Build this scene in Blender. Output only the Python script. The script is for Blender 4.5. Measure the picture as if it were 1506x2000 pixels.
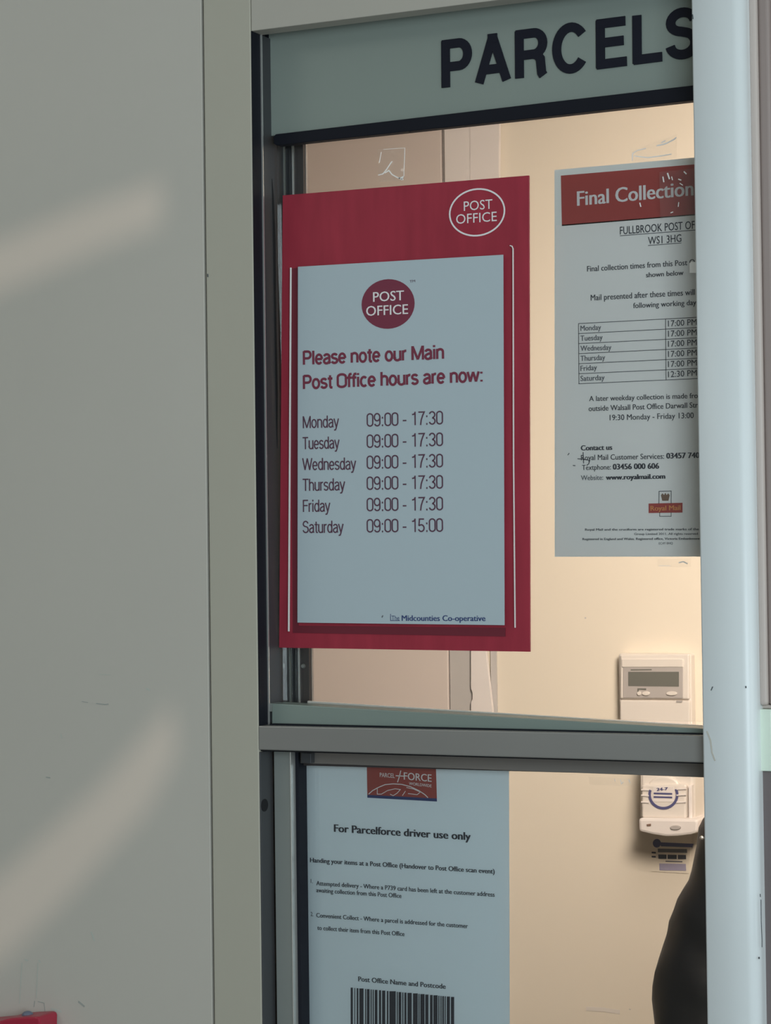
import bpy, bmesh, math, random
from mathutils import Vector, Matrix, noise
random.seed(7)
S = bpy.context.scene
for o in list(bpy.data.objects): bpy.data.objects.remove(o)
COL = S.collection

# ------------------------------------------------------------------ camera
F_PX, YAW, PITCH, ROLL, DIST, EYE = 4500.0, math.radians(25.534), math.radians(1.166), math.radians(-0.723), 2.0, 1.60
FWD = Vector((-math.sin(YAW)*math.cos(PITCH), math.cos(YAW)*math.cos(PITCH), math.sin(PITCH)))
R0 = Vector((math.cos(YAW), math.sin(YAW), 0)); U0 = R0.cross(FWD)
RT = math.cos(ROLL)*R0 + math.sin(ROLL)*U0
UP = -math.sin(ROLL)*R0 + math.cos(ROLL)*U0
CAM = Vector((DIST*math.sin(YAW), -DIST*math.cos(YAW), EYE))
cd = bpy.data.cameras.new('camera'); cam = bpy.data.objects.new('camera', cd); COL.objects.link(cam)
cam.matrix_world = Matrix(((RT.x, UP.x, -FWD.x, CAM.x), (RT.y, UP.y, -FWD.y, CAM.y), (RT.z, UP.z, -FWD.z, CAM.z), (0, 0, 0, 1)))
cd.sensor_fit = 'VERTICAL'; cd.sensor_height = 24.0; cd.lens = 24.0*F_PX/2000.0; cd.clip_start = 0.05
S.camera = cam

# ------------------------------------------------------------------ world, lights, exposure
S.view_settings.view_transform = 'Standard'; S.view_settings.look = 'None'
S.view_settings.gamma = 1; S.view_settings.use_curve_mapping = False
S.view_settings.exposure = 0.0
w = bpy.data.worlds.new('world'); S.world = w; w.use_nodes = True
w.node_tree.nodes['Background'].inputs[0].default_value = (0.86, 0.95, 1.0, 1)
w.node_tree.nodes['Background'].inputs[1].default_value = 0.16

def area(name, loc, target, size, power, color, size_y=None):
    l = bpy.data.lights.new(name, 'AREA'); l.energy = power; l.color = color; l.size = size
    if size_y: l.shape = 'RECTANGLE'; l.size_y = size_y
    o = bpy.data.objects.new(name, l); COL.objects.link(o); o.location = loc
    o.rotation_euler = (Vector(target)-Vector(loc)).to_track_quat('-Z', 'Y').to_euler()
    return o
area('shop_window_daylight', (1.65, -2.1, 1.75), (0.15, 0, 1.55), 1.2, 31.5, (0.78, 0.92, 1.0))
area('hall_ceiling_lamp', (-1.4, -1.3, 2.66), (-1.4, -1.3, 0.6), 0.8, 7, (1.0, 0.99, 0.90))
area('office_ceiling_lamp', (0.35, 0.55, 2.55), (-0.1, 1.5, 1.2), 0.7, 9, (1.0, 0.87, 0.77))
area('post_edge_fill', (2.7, -0.75, 1.7), (0.3, 0, 1.6), 0.9, 9, (0.92, 1.0, 0.97))  # added unseen fill that brightens the post's right edge
sp_ = bpy.data.lights.new('back_wall_fill_spot', 'SPOT'); sp_.energy = 118; sp_.color = (1.0, 0.85, 0.72); sp_.shadow_soft_size = 0.22  # added unseen spot; its soft cone shapes the back wall's brightness
sp_.spot_size = math.radians(112); sp_.spot_blend = 1.0
spo = bpy.data.objects.new('back_wall_fill_spot', sp_); COL.objects.link(spo); spo.location = (0.43, 0.36, 1.98)
spo.rotation_euler = (Vector((0.12, 1.70, 1.42))-spo.location).to_track_quat('-Z', 'Y').to_euler()
SUNPOS = Vector((1.6, -6.0, 2.3))
sl = bpy.data.lights.new('low_sun_glint', 'SPOT'); sl.energy = 300; sl.color = (1.0, 0.78, 0.66); sl.shadow_soft_size = 0.018
sl.spot_size = math.radians(24); sl.spot_blend = 0.1
so = bpy.data.objects.new('low_sun_glint', sl); COL.objects.link(so); so.location = SUNPOS

# ------------------------------------------------------------------ helpers
def at(px, py, Y):
    d = FWD*F_PX + RT*(px-753.0) + UP*(1000.0-py)
    t = (Y-CAM.y)/d.y
    return CAM + d*t
def X(px, py, Y): return at(px, py, Y).x
def Z(px, py, Y): return at(px, py, Y).z

def mat(name, col, rough=0.6, metal=0.0, spec=0.5, nz=0.0, nscale=8.0, bump=0.0, bscale=200.0, stretch=(1, 1, 1), streak=0.0, coat=0.0):
    m = bpy.data.materials.new(name); m.use_nodes = True; nt = m.node_tree; b = nt.nodes['Principled BSDF']
    b.inputs['Base Color'].default_value = (*col, 1); b.inputs['Roughness'].default_value = rough
    b.inputs['Metallic'].default_value = metal; b.inputs['Specular IOR Level'].default_value = spec
    b.inputs['Coat Weight'].default_value = coat
    tc = nt.nodes.new('ShaderNodeTexCoord'); mp = nt.nodes.new('ShaderNodeMapping'); mp.inputs['Scale'].default_value = stretch
    nt.links.new(tc.outputs['Object'], mp.inputs[0])
    if nz:
        n = nt.nodes.new('ShaderNodeTexNoise'); n.inputs['Scale'].default_value = nscale; n.inputs['Detail'].default_value = 5
        nt.links.new(mp.outputs[0], n.inputs[0])
        mx = nt.nodes.new('ShaderNodeMix'); mx.data_type = 'RGBA'
        mx.inputs[6].default_value = tuple(c*(1-nz) for c in col)+(1,); mx.inputs[7].default_value = tuple(min(1, c*(1+nz)) for c in col)+(1,)
        nt.links.new(n.outputs[0], mx.inputs[0]); nt.links.new(mx.outputs[2], b.inputs['Base Color'])
    if bump:
        n2 = nt.nodes.new('ShaderNodeTexNoise'); n2.inputs['Scale'].default_value = bscale; n2.inputs['Detail'].default_value = 3
        nt.links.new(mp.outputs[0], n2.inputs[0])
        bp = nt.nodes.new('ShaderNodeBump'); bp.inputs['Strength'].default_value = bump; bp.inputs['Distance'].default_value = 0.002
        nt.links.new(n2.outputs[0], bp.inputs['Height']); nt.links.new(bp.outputs[0], b.inputs['Normal'])
    return m

def clear_mat(name, tint=(1, 1, 1), gloss=1.0, rough=0.02, bump=0.0, bscale=100, haze=0.0):
    m = bpy.data.materials.new(name); m.use_nodes = True; nt = m.node_tree; nt.nodes.clear()
    out = nt.nodes.new('ShaderNodeOutputMaterial'); tr = nt.nodes.new('ShaderNodeBsdfTransparent'); gl = nt.nodes.new('ShaderNodeBsdfGlossy')
    tr.inputs[0].default_value = (*tint, 1); gl.inputs['Roughness'].default_value = rough
    fr = nt.nodes.new('ShaderNodeFresnel'); fr.inputs[0].default_value = 1.45
    mu = nt.nodes.new('ShaderNodeMath'); mu.operation = 'MULTIPLY'; mu.inputs[1].default_value = gloss
    mx = nt.nodes.new('ShaderNodeMixShader')
    nt.links.new(fr.outputs[0], mu.inputs[0]); nt.links.new(mu.outputs[0], mx.inputs[0])
    nt.links.new(tr.outputs[0], mx.inputs[1]); nt.links.new(gl.outputs[0], mx.inputs[2])
    last = mx
    if haze:
        df = nt.nodes.new('ShaderNodeBsdfDiffuse'); df.inputs[0].default_value = (0.9, 0.9, 0.9, 1)
        m2 = nt.nodes.new('ShaderNodeMixShader'); m2.inputs[0].default_value = haze
        nt.links.new(mx.outputs[0], m2.inputs[1]); nt.links.new(df.outputs[0], m2.inputs[2]); last = m2
    if bump:
        tc = nt.nodes.new('ShaderNodeTexCoord'); n2 = nt.nodes.new('ShaderNodeTexNoise'); n2.inputs['Scale'].default_value = bscale
        bp = nt.nodes.new('ShaderNodeBump'); bp.inputs['Strength'].default_value = bump; bp.inputs['Distance'].default_value = 0.002
        nt.links.new(tc.outputs['Object'], n2.inputs[0]); nt.links.new(n2.outputs[0], bp.inputs['Height'])
        nt.links.new(bp.outputs[0], gl.inputs['Normal'])
    nt.links.new(last.outputs[0], out.inputs[0])
    return m

M = dict(
    panel=mat('painted_panel', (0.545, 0.515, 0.46), 0.42, nz=0.035, nscale=5, bump=0.03, bscale=160),
    upright=mat('painted_upright', (0.465, 0.44, 0.365), 0.45, nz=0.03, nscale=6, bump=0.03),
    header=mat('painted_header', (0.47, 0.44, 0.385), 0.45, nz=0.03, nscale=6, bump=0.03),
    post=mat('white_post_paint', (0.80, 0.84, 0.85), 0.35, nz=0.03, nscale=9, bump=0.03),
    mintp=mat('mint_paint', (0.76, 0.86, 0.74), 0.4, nz=0.05, nscale=30),
    black=mat('black_rubber', (0.008, 0.009, 0.015), 0.6, spec=0.2),
    void=mat('dark_gap', (0.006, 0.006, 0.008), 0.9),
    sign=mat('grey_green_sign', (0.255, 0.295, 0.265), 0.5, nz=0.02, nscale=5),
    letter=mat('navy_black_vinyl', (0.010, 0.011, 0.020), 0.6, spec=0.2),
    dmetal=mat('dark_anodised', (0.08, 0.083, 0.09), 0.45, metal=0.5, nz=0.2, nscale=10, stretch=(1, 1, .15)),
    bmetal=mat('brown_anodised', (0.07, 0.06, 0.062), 0.5, metal=0.3, nz=0.1, nscale=20),
    smetal=mat('satin_grey_metal', (0.33, 0.35, 0.33), 0.45, metal=0.35, nz=0.12, nscale=9, stretch=(1, 1, .2)),
    beam=mat('grey_metal_beam', (0.30, 0.29, 0.275), 0.42, metal=0.35, nz=0.12, nscale=12, stretch=(.3, 1, 1)),
    rail=mat('brown_grey_rail', (0.25, 0.225, 0.205), 0.5, metal=0.3, nz=0.2, nscale=14, stretch=(.3, 1, 1)),
    sash=mat('green_grey_sash', (0.25, 0.30, 0.27), 0.38, metal=0.1, nz=0.1, nscale=10, stretch=(.3, 1, 1)),
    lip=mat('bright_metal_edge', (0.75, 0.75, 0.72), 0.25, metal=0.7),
    red=mat('crimson_board', (0.355, 0.033, 0.056), 0.45, spec=0.3, nz=0.26, nscale=70, stretch=(1, 1, .18)),
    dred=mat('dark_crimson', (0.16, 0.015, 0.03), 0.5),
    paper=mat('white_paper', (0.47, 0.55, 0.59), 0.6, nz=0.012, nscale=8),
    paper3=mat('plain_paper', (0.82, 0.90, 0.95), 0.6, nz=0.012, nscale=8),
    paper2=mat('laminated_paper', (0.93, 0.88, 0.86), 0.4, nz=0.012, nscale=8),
    lam=mat('laminate_margin', (0.90, 0.90, 0.88), 0.25),
    maroon=mat('maroon_print', (0.20, 0.03, 0.06), 0.6),
    plum=mat('plum_print', (0.10, 0.04, 0.07), 0.6),
    ink=mat('black_print', (0.035, 0.035, 0.05), 0.6),
    grey=mat('grey_print', (0.13, 0.13, 0.15), 0.6),
    navy=mat('navy_print', (0.03, 0.05, 0.17), 0.6),
    white=mat('white_print', (0.85, 0.80, 0.80), 0.5),
    brick=mat('orange_red_print', (0.42, 0.06, 0.055), 0.4),
    brick2=mat('dark_red_print', (0.36, 0.065, 0.055), 0.5),
    gold=mat('gold_print', (0.75, 0.30, 0.10), 0.5),
    brown=mat('brown_print', (0.22, 0.13, 0.09), 0.6),
    cream=mat('cream_wall', (0.83, 0.75, 0.63), 0.8, nz=0.02, nscale=3, bump=0.05, bscale=90),
    pink=mat('pinkish_door', (0.72, 0.63, 0.58), 0.5, nz=0.02, nscale=4),
    archi=mat('grey_trim', (0.55, 0.52, 0.50), 0.5),
    wtrim=mat('white_trim', (0.85, 0.79, 0.76), 0.5),
    plastic=mat('off_white_plastic', (0.80, 0.74, 0.68), 0.35),
    plastic2=mat('grey_plastic', (0.48, 0.44, 0.42), 0.4),
    lcd=mat('lcd_screen', (0.17, 0.17, 0.15), 0.25),
    blueink=mat('blue_violet_print', (0.09, 0.09, 0.22), 0.5),
    lilac=mat('lilac_print', (0.38, 0.35, 0.48), 0.5),
    leather=mat('black_leather', (0.006, 0.006, 0.009), 0.42, spec=0.45, bump=0.03, bscale=20),
    skin=mat('skin', (0.60, 0.38, 0.28), 0.5),
    hair=mat('dark_hair', (0.03, 0.02, 0.015), 0.5, bump=.4, bscale=300),
    cloth=mat('charcoal_trousers', (0.03, 0.03, 0.04), 0.8),
    redp=mat('red_plastic', (0.40, 0.02, 0.05), 0.35),
    knob=mat('slate_plastic', (0.14, 0.16, 0.22), 0.4),
    stain=mat('faint_stain', (0.50, 0.525, 0.475), 0.5),
    scuff=mat('scuff_grey', (0.36, 0.375, 0.35), 0.6),
    chip=mat('paint_chip', (0.08, 0.09, 0.10), 0.6),
    bay=mat('taupe_panel', (0.32, 0.255, 0.235), 0.5, nz=0.05, nscale=4),
    bay2=mat('dark_taupe_panel', (0.17, 0.14, 0.14), 0.5, nz=0.05, nscale=4),
    bayjamb=mat('pale_taupe', (0.56, 0.48, 0.44), 0.4),
    floor=mat('grey_vinyl_floor', (0.30, 0.29, 0.27), 0.5, nz=0.1, nscale=20),
    ceil=mat('ceiling_paint', (0.75, 0.74, 0.70), 0.8),
    wood=mat('pale_worktop', (0.45, 0.36, 0.26), 0.5, nz=0.1, nscale=12, stretch=(.2, 1, 1)),
    glass=clear_mat('window_glass', (0.975, 0.985, 0.98), 0.9),
    film=clear_mat('clear_film', (0.97, 0.97, 0.96), 1.0, 0.25, 0.3, 500, 0.05),
    tape=clear_mat('clear_tape', (0.985, 0.98, 0.97), 1.0, 0.15, 0.3, 160, 0.03),
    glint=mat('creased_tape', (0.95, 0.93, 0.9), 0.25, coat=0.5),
)

def root_of(p):
    while p.parent: p = p.parent
    return p
def link(name, me, m, parent=None):
    if m: me.materials.append(m)
    o = bpy.data.objects.new(name, me); COL.objects.link(o)
    if parent:
        o.parent = parent
        L = root_of(parent).get('base')
        if L: me.transform(Matrix.Translation(-Vector(L)))
    return o
def tag(o, label, cat, group=None, kind=None):
    if label: o['label'] = label
    if cat: o['category'] = cat
    if group: o['group'] = group
    if kind: o['kind'] = kind
    return o
def thing(name, loc, label=None, cat=None, group=None, kind=None):
    o = bpy.data.objects.new(name, None); COL.objects.link(o); o.location = loc; o['base'] = tuple(loc)
    o.empty_display_size = 0.02
    return tag(o, label, cat, group, kind)
def bm_obj(name, bm, m, parent=None, smooth=False):
    me = bpy.data.meshes.new(name); bmesh.ops.recalc_face_normals(bm, faces=bm.faces); bm.to_mesh(me); bm.free()
    if smooth:
        for p in me.polygons: p.use_smooth = True
    return link(name, me, m, parent)
def box(name, x0, x1, y0, y1, z0, z1, m, parent=None, bev=0.0, seg=2):
    bm = bmesh.new(); bmesh.ops.create_cube(bm, size=1)
    for v in bm.verts:
        v.co = Vector((x0 if v.co.x < 0 else x1, y0 if v.co.y < 0 else y1, z0 if v.co.z < 0 else z1))
    if bev: bmesh.ops.bevel(bm, geom=bm.edges[:], offset=bev, segments=seg, profile=0.5, affect='EDGES')
    return bm_obj(name, bm, m, parent)
def prism_bm(bm, pts, y0, y1):
    a = [bm.verts.new((p[0], y0, p[1])) for p in pts]; b = [bm.verts.new((p[0], y1, p[1])) for p in pts]
    bm.faces.new(a); bm.faces.new(b[::-1]); n = len(pts)
    for i in range(n): bm.faces.new((a[i], a[(i+1) % n], b[(i+1) % n], b[i]))
def prism(name, pts, y0, y1, m, parent=None, bev=0.0):
    bm = bmesh.new(); prism_bm(bm, pts, y0, y1)
    if bev:
        bmesh.ops.recalc_face_normals(bm, faces=bm.faces)
        bmesh.ops.bevel(bm, geom=bm.edges[:], offset=bev, segments=2, profile=0.5, affect='EDGES')
    return bm_obj(name, bm, m, parent)
def W(p, Y): q = at(p[0], p[1], Y); return (q.x, q.z)
def pquad(name, pts, Y, th, m, parent=None, bev=0.0):      # a flat piece of thickness th standing on plane Y, outline measured on that plane
    return prism(name, [W(p, Y) for p in pts], Y, Y+th, m, parent, bev)
def stroke_bm(bm, pts, wd, y0, y1, closed=False):          # pts world (x,z), mitred ribbon
    n = len(pts); L = []; R = []
    for i in range(n):
        if closed: a, b = pts[i-1], pts[(i+1) % n]
        else: a, b = pts[max(0, i-1)], pts[min(n-1, i+1)]
        p = pts[i]
        def dirn(u, v):
            dx, dz = v[0]-u[0], v[1]-u[1]; l = math.hypot(dx, dz) or 1e-9; return dx/l, dz/l
        if (i == 0 or i == n-1) and not closed:
            d = dirn(a, b); nx, nz = -d[1], d[0]; k = 1
        else:
            d1 = dirn(a, p); d2 = dirn(p, b); nx, nz = -(d1[1]+d2[1]), d1[0]+d2[0]; l = math.hypot(nx, nz) or 1e-9; nx /= l; nz /= l
            k = 1/max(0.45, nx*-d1[1]+nz*d1[0])
        L.append((p[0]+nx*wd/2*k, p[1]+nz*wd/2*k)); R.append((p[0]-nx*wd/2*k, p[1]-nz*wd/2*k))
    rows = []
    for i in range(n):
        rows.append([bm.verts.new((L[i][0], y0, L[i][1])), bm.verts.new((R[i][0], y0, R[i][1])), bm.verts.new((R[i][0], y1, R[i][1])), bm.verts.new((L[i][0], y1, L[i][1]))])
    rng = range(n) if closed else range(n-1)
    for i in rng:
        a, b = rows[i], rows[(i+1) % n]
        for k in range(4): bm.faces.new((a[k], a[(k+1) % 4], b[(k+1) % 4], b[k]))
    if not closed: bm.faces.new(rows[0]); bm.faces.new(rows[-1][::-1])
def pstroke(name, pts, wpx, Y, th, m, parent=None, closed=False):
    bm = bmesh.new(); stroke_bm(bm, [W(p, Y) for p in pts], wpx*0.00047*(Y+2.2)/2.2, Y-th, Y, closed)
    return bm_obj(name, bm, m, parent)
def ell(cx, cy, rx, ry, n=40, slope=0.0, a0=0, a1=2*math.pi, full=True):
    out = []
    for i in range(n if full else n+1):
        t = a0+(a1-a0)*i/n
        dx = rx*math.cos(t); out.append((cx+dx, cy-ry*math.sin(t)+slope*dx))
    return out
TH = 0.0004
def text(s, p0, p1, cap, Y, m, parent, bold=0.0, name='lettering', spacing=1.0):
    """flat printed line: baseline from pixel p0 to p1 on plane Y, cap height in pixels"""
    cu = bpy.data.curves.new(name, 'FONT'); cu.body = s; cu.size = 1; cu.resolution_u = 3; cu.space_character = spacing; cu.fill_mode = 'FRONT'
    ob = bpy.data.objects.new('tmp', cu); COL.objects.link(ob)
    dg = bpy.context.evaluated_depsgraph_get(); me = bpy.data.meshes.new_from_object(ob.evaluated_get(dg))
    bpy.data.objects.remove(ob)
    xs = [v.co.x for v in me.vertices]; x0, x1 = min(xs), max(xs)
    a, b, c = at(*p0, Y), at(*p1, Y), at(p0[0], p0[1]-cap, Y)
    ch = 0.729*1.0; ux = (b-a)/(x1-x0); uz = Vector((0, 0, (c-a).z))/ch
    for v in me.vertices:
        q = a + ux*(v.co.x-x0) + uz*v.co.y
        v.co = Vector((q.x, Y, q.z))
    if bold > 0.003:
        bm = bmesh.new(); ux_ = ux.normalized()*ux.length*bold
        for k, f_ in enumerate((-1, 1, -.5, .5) if bold > .015 else (-1, 1)):
            me2 = me.copy(); me2.transform(Matrix.Translation(ux_*f_*1.3+Vector((0, -.00002*(k+1)-(ux_*f_*1.3).y, 0)))); bm.from_mesh(me2); bpy.data.meshes.remove(me2)
        bm.to_mesh(me); bm.free()
    return link(name, me, m, parent)
GL = None
def glyphs():
    def arc(cx, cy, rx, ry, a0, a1, n=12):
        return [(cx+rx*math.cos(math.radians(a0+(a1-a0)*i/n)), cy+ry*math.sin(math.radians(a0+(a1-a0)*i/n))) for i in range(n+1)]
    def ring(cx, cy, rx, ry): return arc(cx, cy, rx, ry, 90, 449, 24)
    def stad(w_, h0, h1, r_=.2): c = w_/2; return arc(c, h1-.24, c-.06, .24-.04, 0, 180, 10)+arc(c, h0+.24, c-.06, .20, 180, 360, 10)+[(w_-.06, h1-.24)]
    g = {}
    g['0'] = (.52, [stad(.52, 0, 1)]); g['1'] = (.52, [[(.33, 0), (.33, 1)], [(.33, .95), (.27, .83), (.12, .79)]])
    g['3'] = (.52, [arc(.25, .74, .19, .22, 165, -75)+arc(.25, .27, .20, .23, 78, -165)])
    g['5'] = (.52, [[(.45, .96), (.13, .96), (.09, .50)]+arc(.25, .29, .205, .25, 130, -160)])
    g['7'] = (.52, [[(.05, .96), (.47, .96), (.36, .72), (.25, .38), (.20, 0)]])
    g['9'] = (.52, [ring(.26, .69, .2, .27), [(.46, .69), (.46, .42)]+arc(.265, .27, .195, .23, 0, -160)])
    g[':'] = (.26, [[(.13, 0), (.13, .13)], [(.13, .57), (.13, .70)]]); g['-'] = (.34, [[(.04, .37), (.30, .37)]]); g[' '] = (.26, [])
    g['M'] = (.78, [[(.08, 0), (.08, 1)], [(.70, 0), (.70, 1)], [(.09, .98), (.39, .03)], [(.69, .98), (.39, .03)]])
    g['T'] = (.56, [[(.02, .96), (.54, .96)], [(.28, 0), (.28, 1)]]); g['F'] = (.53, [[(.09, 0), (.09, 1)], [(.09, .96), (.51, .96)], [(.09, .53), (.47, .53)]])
    g['W'] = (.88, [[(.03, 1), (.23, .02)], [(.23, .02), (.44, .98)], [(.44, .98), (.65, .02)], [(.65, .02), (.85, 1)]])
    g['S'] = (.58, [arc(.29, .735, .21, .23, 12, 180, 12)+arc(.29, .735, .21, .20, 195, 262, 6)+arc(.29, .28, .22, .245, 75, 0, 8)+arc(.29, .27, .225, .235, -15, -172, 14)])
    g['P'] = (.58, [[(.09, 0), (.09, 1)], [(.09, .96), (.30, .96)]+arc(.33, .71, .18, .25, 90, -90)+[(.09, .46)]]); g['O'] = (.62, [stad(.62, 0, 1)])
    g['l'] = (.20, [[(.10, 0), (.10, 1)]]); g['i'] = (.20, [[(.10, 0), (.10, .73)], [(.10, .86), (.10, 1)]])
    g['n'] = (.50, [[(.08, 0), (.08, .73)], [(.08, .44)]+arc(.25, .50, .17, .19, 170, 0)+[(.42, 0)]]); g['h'] = (.50, [[(.08, 0), (.08, 1)], [(.08, .44)]+arc(.25, .50, .17, .19, 170, 0)+[(.42, 0)]])
    g['u'] = (.50, [[(.08, .73), (.08, .22)]+arc(.25, .22, .17, .19, 180, 350), [(.42, 0), (.42, .73)]]); g['r'] = (.32, [[(.08, 0), (.08, .73)], [(.08, .42)]+arc(.27, .50, .19, .19, 170, 85)])
    g['o'] = (.52, [ring(.26, .365, .19, .33)]); g['e'] = (.50, [arc(.25, .365, .185, .33, 0, 320, 20), [(.07, .37), (.435, .37)]]); g['c'] = (.48, [arc(.26, .365, .19, .33, 48, 312, 18)])
    g['a'] = (.49, [arc(.235, .51, .165, .18, 165, 0)+[(.40, .10), (.45, .02)], [(.40, .44), (.24, .40)]+arc(.22, .20, .155, .17, 100, 345)]); g['d'] = (.51, [[(.43, 0), (.43, 1)], ring(.25, .365, .18, .33)])
    g['s'] = (.45, [arc(.225, .535, .155, .155, 20, 255)+arc(.225, .20, .165, .165, 78, -165)]); g['t'] = (.31, [[(.16, .93), (.16, .14), (.20, .04), (.30, .03)], [(.02, .69), (.30, .69)]])
    g['f'] = (.29, [[(.13, 0), (.13, .82), (.18, .94), (.29, .96)], [(.01, .69), (.28, .69)]]); g['w'] = (.70, [[(.03, .73), (.18, .02)], [(.18, .02), (.35, .71)], [(.35, .71), (.51, .02)], [(.51, .02), (.67, .73)]])
    g['y'] = (.46, [[(.03, .73), (.235, .03)], [(.43, .73), (.22, -.06), (.16, -.20), (.03, -.22)]])
    return g
def stext(s, p0, p1, cap, Y, m, parent, sw=.085, name='lettering'):
    global GL
    GL = GL or glyphs(); tot = sum(GL[c][0] for c in s)
    a, b, c = at(*p0, Y), at(*p1, Y), at(p0[0], p0[1]-cap, Y); U_ = (b-a)/tot; V_ = Vector((0, 0, (c-a).z)); x = 0; bm = bmesh.new(); k = 0
    asp = U_.length/V_.length
    for ch in s:
        for st in GL[ch][1]:
            q = [a+U_*(x+u)+V_*v for u, v in st]; k = (k+1) % 4
            stroke_bm(bm, [(p.x, p.z) for p in q], sw*V_.length*(1 if asp > .9 else .92), Y-.00003*k-.00006, Y+.00005)
        x += GL[ch][0]
    return bm_obj(name, bm, m, parent)

# ------------------------------------------------------------------ the setting: room shell
JX = X(497, 760, 0.0)                 # left edge of the hatch opening
SX = X(405.5, 1000, 0.0)              # seam between wall panel and upright
PL = X(1366, 1000, -0.012)            # post left / right
PR = X(1468, 1000, -0.012)
HZ = Z(723, 31, 0.0)                  # underside of header
box('floor', -3, 3, -3.6, 2.6, -0.05, 0, M['floor'])['kind'] = 'structure'
box('ceiling', -3, 3, -3.6, 2.6, 2.7, 2.75, M['ceil'])['kind'] = 'structure'
BY = 1.70
box('wall_back', -3, 3, BY, BY+0.1, 0, 2.7, M['cream'])['kind'] = 'structure'
box('wall_side', -1.75, -1.69, 0.10, BY, 0, 2.7, M['cream'])['kind'] = 'structure'
box('wall_right', 1.9, 1.95, 0.10, BY, 0, 2.7, M['cream'])['kind'] = 'structure'

wl = thing('wall_left', (SX-0.5, 0, 0), kind='structure')
box('wall_panel', -3.0, SX-0.0010, 0, 0.02, 0, 2.7, M['panel'], wl, bev=0.0006)
box('joint', SX-0.004, SX+0.004, 0.006, 0.03, 0, 2.7, M['void'], wl)
box('backing', -3.0, SX+0.02, 0.021, 0.09, 0, 2.7, M['void'], wl)
t1 = thing('trim_1', (SX+0.02, 0, 0), kind='structure')
box('upright', SX+0.0012, JX, 0, 0.018, 0, 2.7, M['upright'], t1, bev=0.0009)
t2 = thing('trim_2', (JX, 0, HZ), kind='structure')
box('header_board', JX+0.0005, 1.9, 0.0008, 0.02, HZ, 2.7, M['header'], t2, bev=0.0006)

# post
t3 = thing('trim_3', (PL, 0, 0), kind='structure')
bm = bmesh.new()
r = 0.010; prof = [(PL+0.001, -0.012), (PL, -0.011), (PL, 0.062), (PR, 0.062)]
for i in range(9):
    a = math.pi/2*i/8; prof.append((PR-r+r*math.cos(a), -0.012+r-r*math.sin(a)))
lo = [bm.verts.new((p[0], p[1], 0)) for p in prof]; hi = [bm.verts.new((p[0], p[1], 2.7)) for p in prof]
n = len(prof); bm.faces.new(lo); bm.faces.new(hi[::-1])
for i in range(n):
    f = bm.faces.new((lo[i], lo[(i+1) % n], hi[(i+1) % n], hi[i])); f.smooth = i > 3
bm_obj('post', bm, M['post'], t3)
for pts in ([(1388, 1348), (1391, 1341), (1393, 1341), (1389.5, 1349)], [(1455.5, 1340), (1458, 1340), (1458, 1344), (1456, 1344)],
            [(1351.5, 28), (1353.5, 28), (1354.5, 37), (1352.5, 37)], [(1479.5, 1562), (1481, 1562), (1481, 1567), (1479.5, 1567)],
            [(1484, 1746), (1485.5, 1746), (1486, 1752), (1484.5, 1752)], [(1481, 1869), (1484, 1869), (1484, 1873), (1481, 1873)],
            [(1477, 362), (1479, 364), (1474, 376), (1473, 373)]):
    if pts[0][0] < 1470 or pts[0][1] > 1700: pquad('paint_chip', pts, -0.01235, 0.0003, M['chip'], t3)
pstroke('paint_chip', [(1486.5, 1757), (1487, 1800), (1488.5, 1835), (1488.5, 1850)], 1.2, -0.0121, 0.0002, M['chip'], t3)
pstroke('crease', [(1381, 1428), (1388, 1446), (1391, 1470), (1397, 1486)], 2.5, -0.0121, 0.0004, M['panel'], t3)

# stains and scuffs on the left panel
def scuff(pts, wd, m='scuff'): pstroke('scuff_mark', pts, wd, -0.0001, 0.0002, M[m], wl)
scuff([(160, 1370), (172, 1372)], 1.0); scuff([(188, 1374), (205, 1376), (212, 1375)], 1.8); scuff([(192, 1317), (216, 1318)], 1.0, 'stain')
scuff([(286, 1345), (293, 1348)], 3.0, 'stain'); scuff([(90, 1518), (98, 1519)], 2.2); scuff([(119, 1433), (121, 1442)], 2, 'stain')
scuff([(178, 1820), (181, 1827), (184, 1838)], 3, 'stain'); scuff([(153, 1956), (158, 1960), (165, 1966)], 3.5)
scuff([(66, 1967), (68, 1955)], 1.2); scuff([(74, 1956), (86, 1959), (88, 1974)], 1.3); scuff([(89, 1985), (90, 2005)], 1.2)
scuff([(43, 1880), (38, 1960)], 1.6, 'stain'); scuff([(74, 1880), (71, 1950)], 1.6, 'stain')
scuff([(48, 1874), (55, 1876)], 3, 'stain'); scuff([(76, 1875), (79, 1880)], 3, 'stain'); scuff([(100, 1970), (120, 1976)], 4, 'stain')
scuff([(52, 1974), (70, 1978)], 1.2, 'stain')
pstroke('paint_chip', [(405.5, 535), (406, 541)], 2.5, -0.0003, 0.0002, M['chip'], t1)

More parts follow.
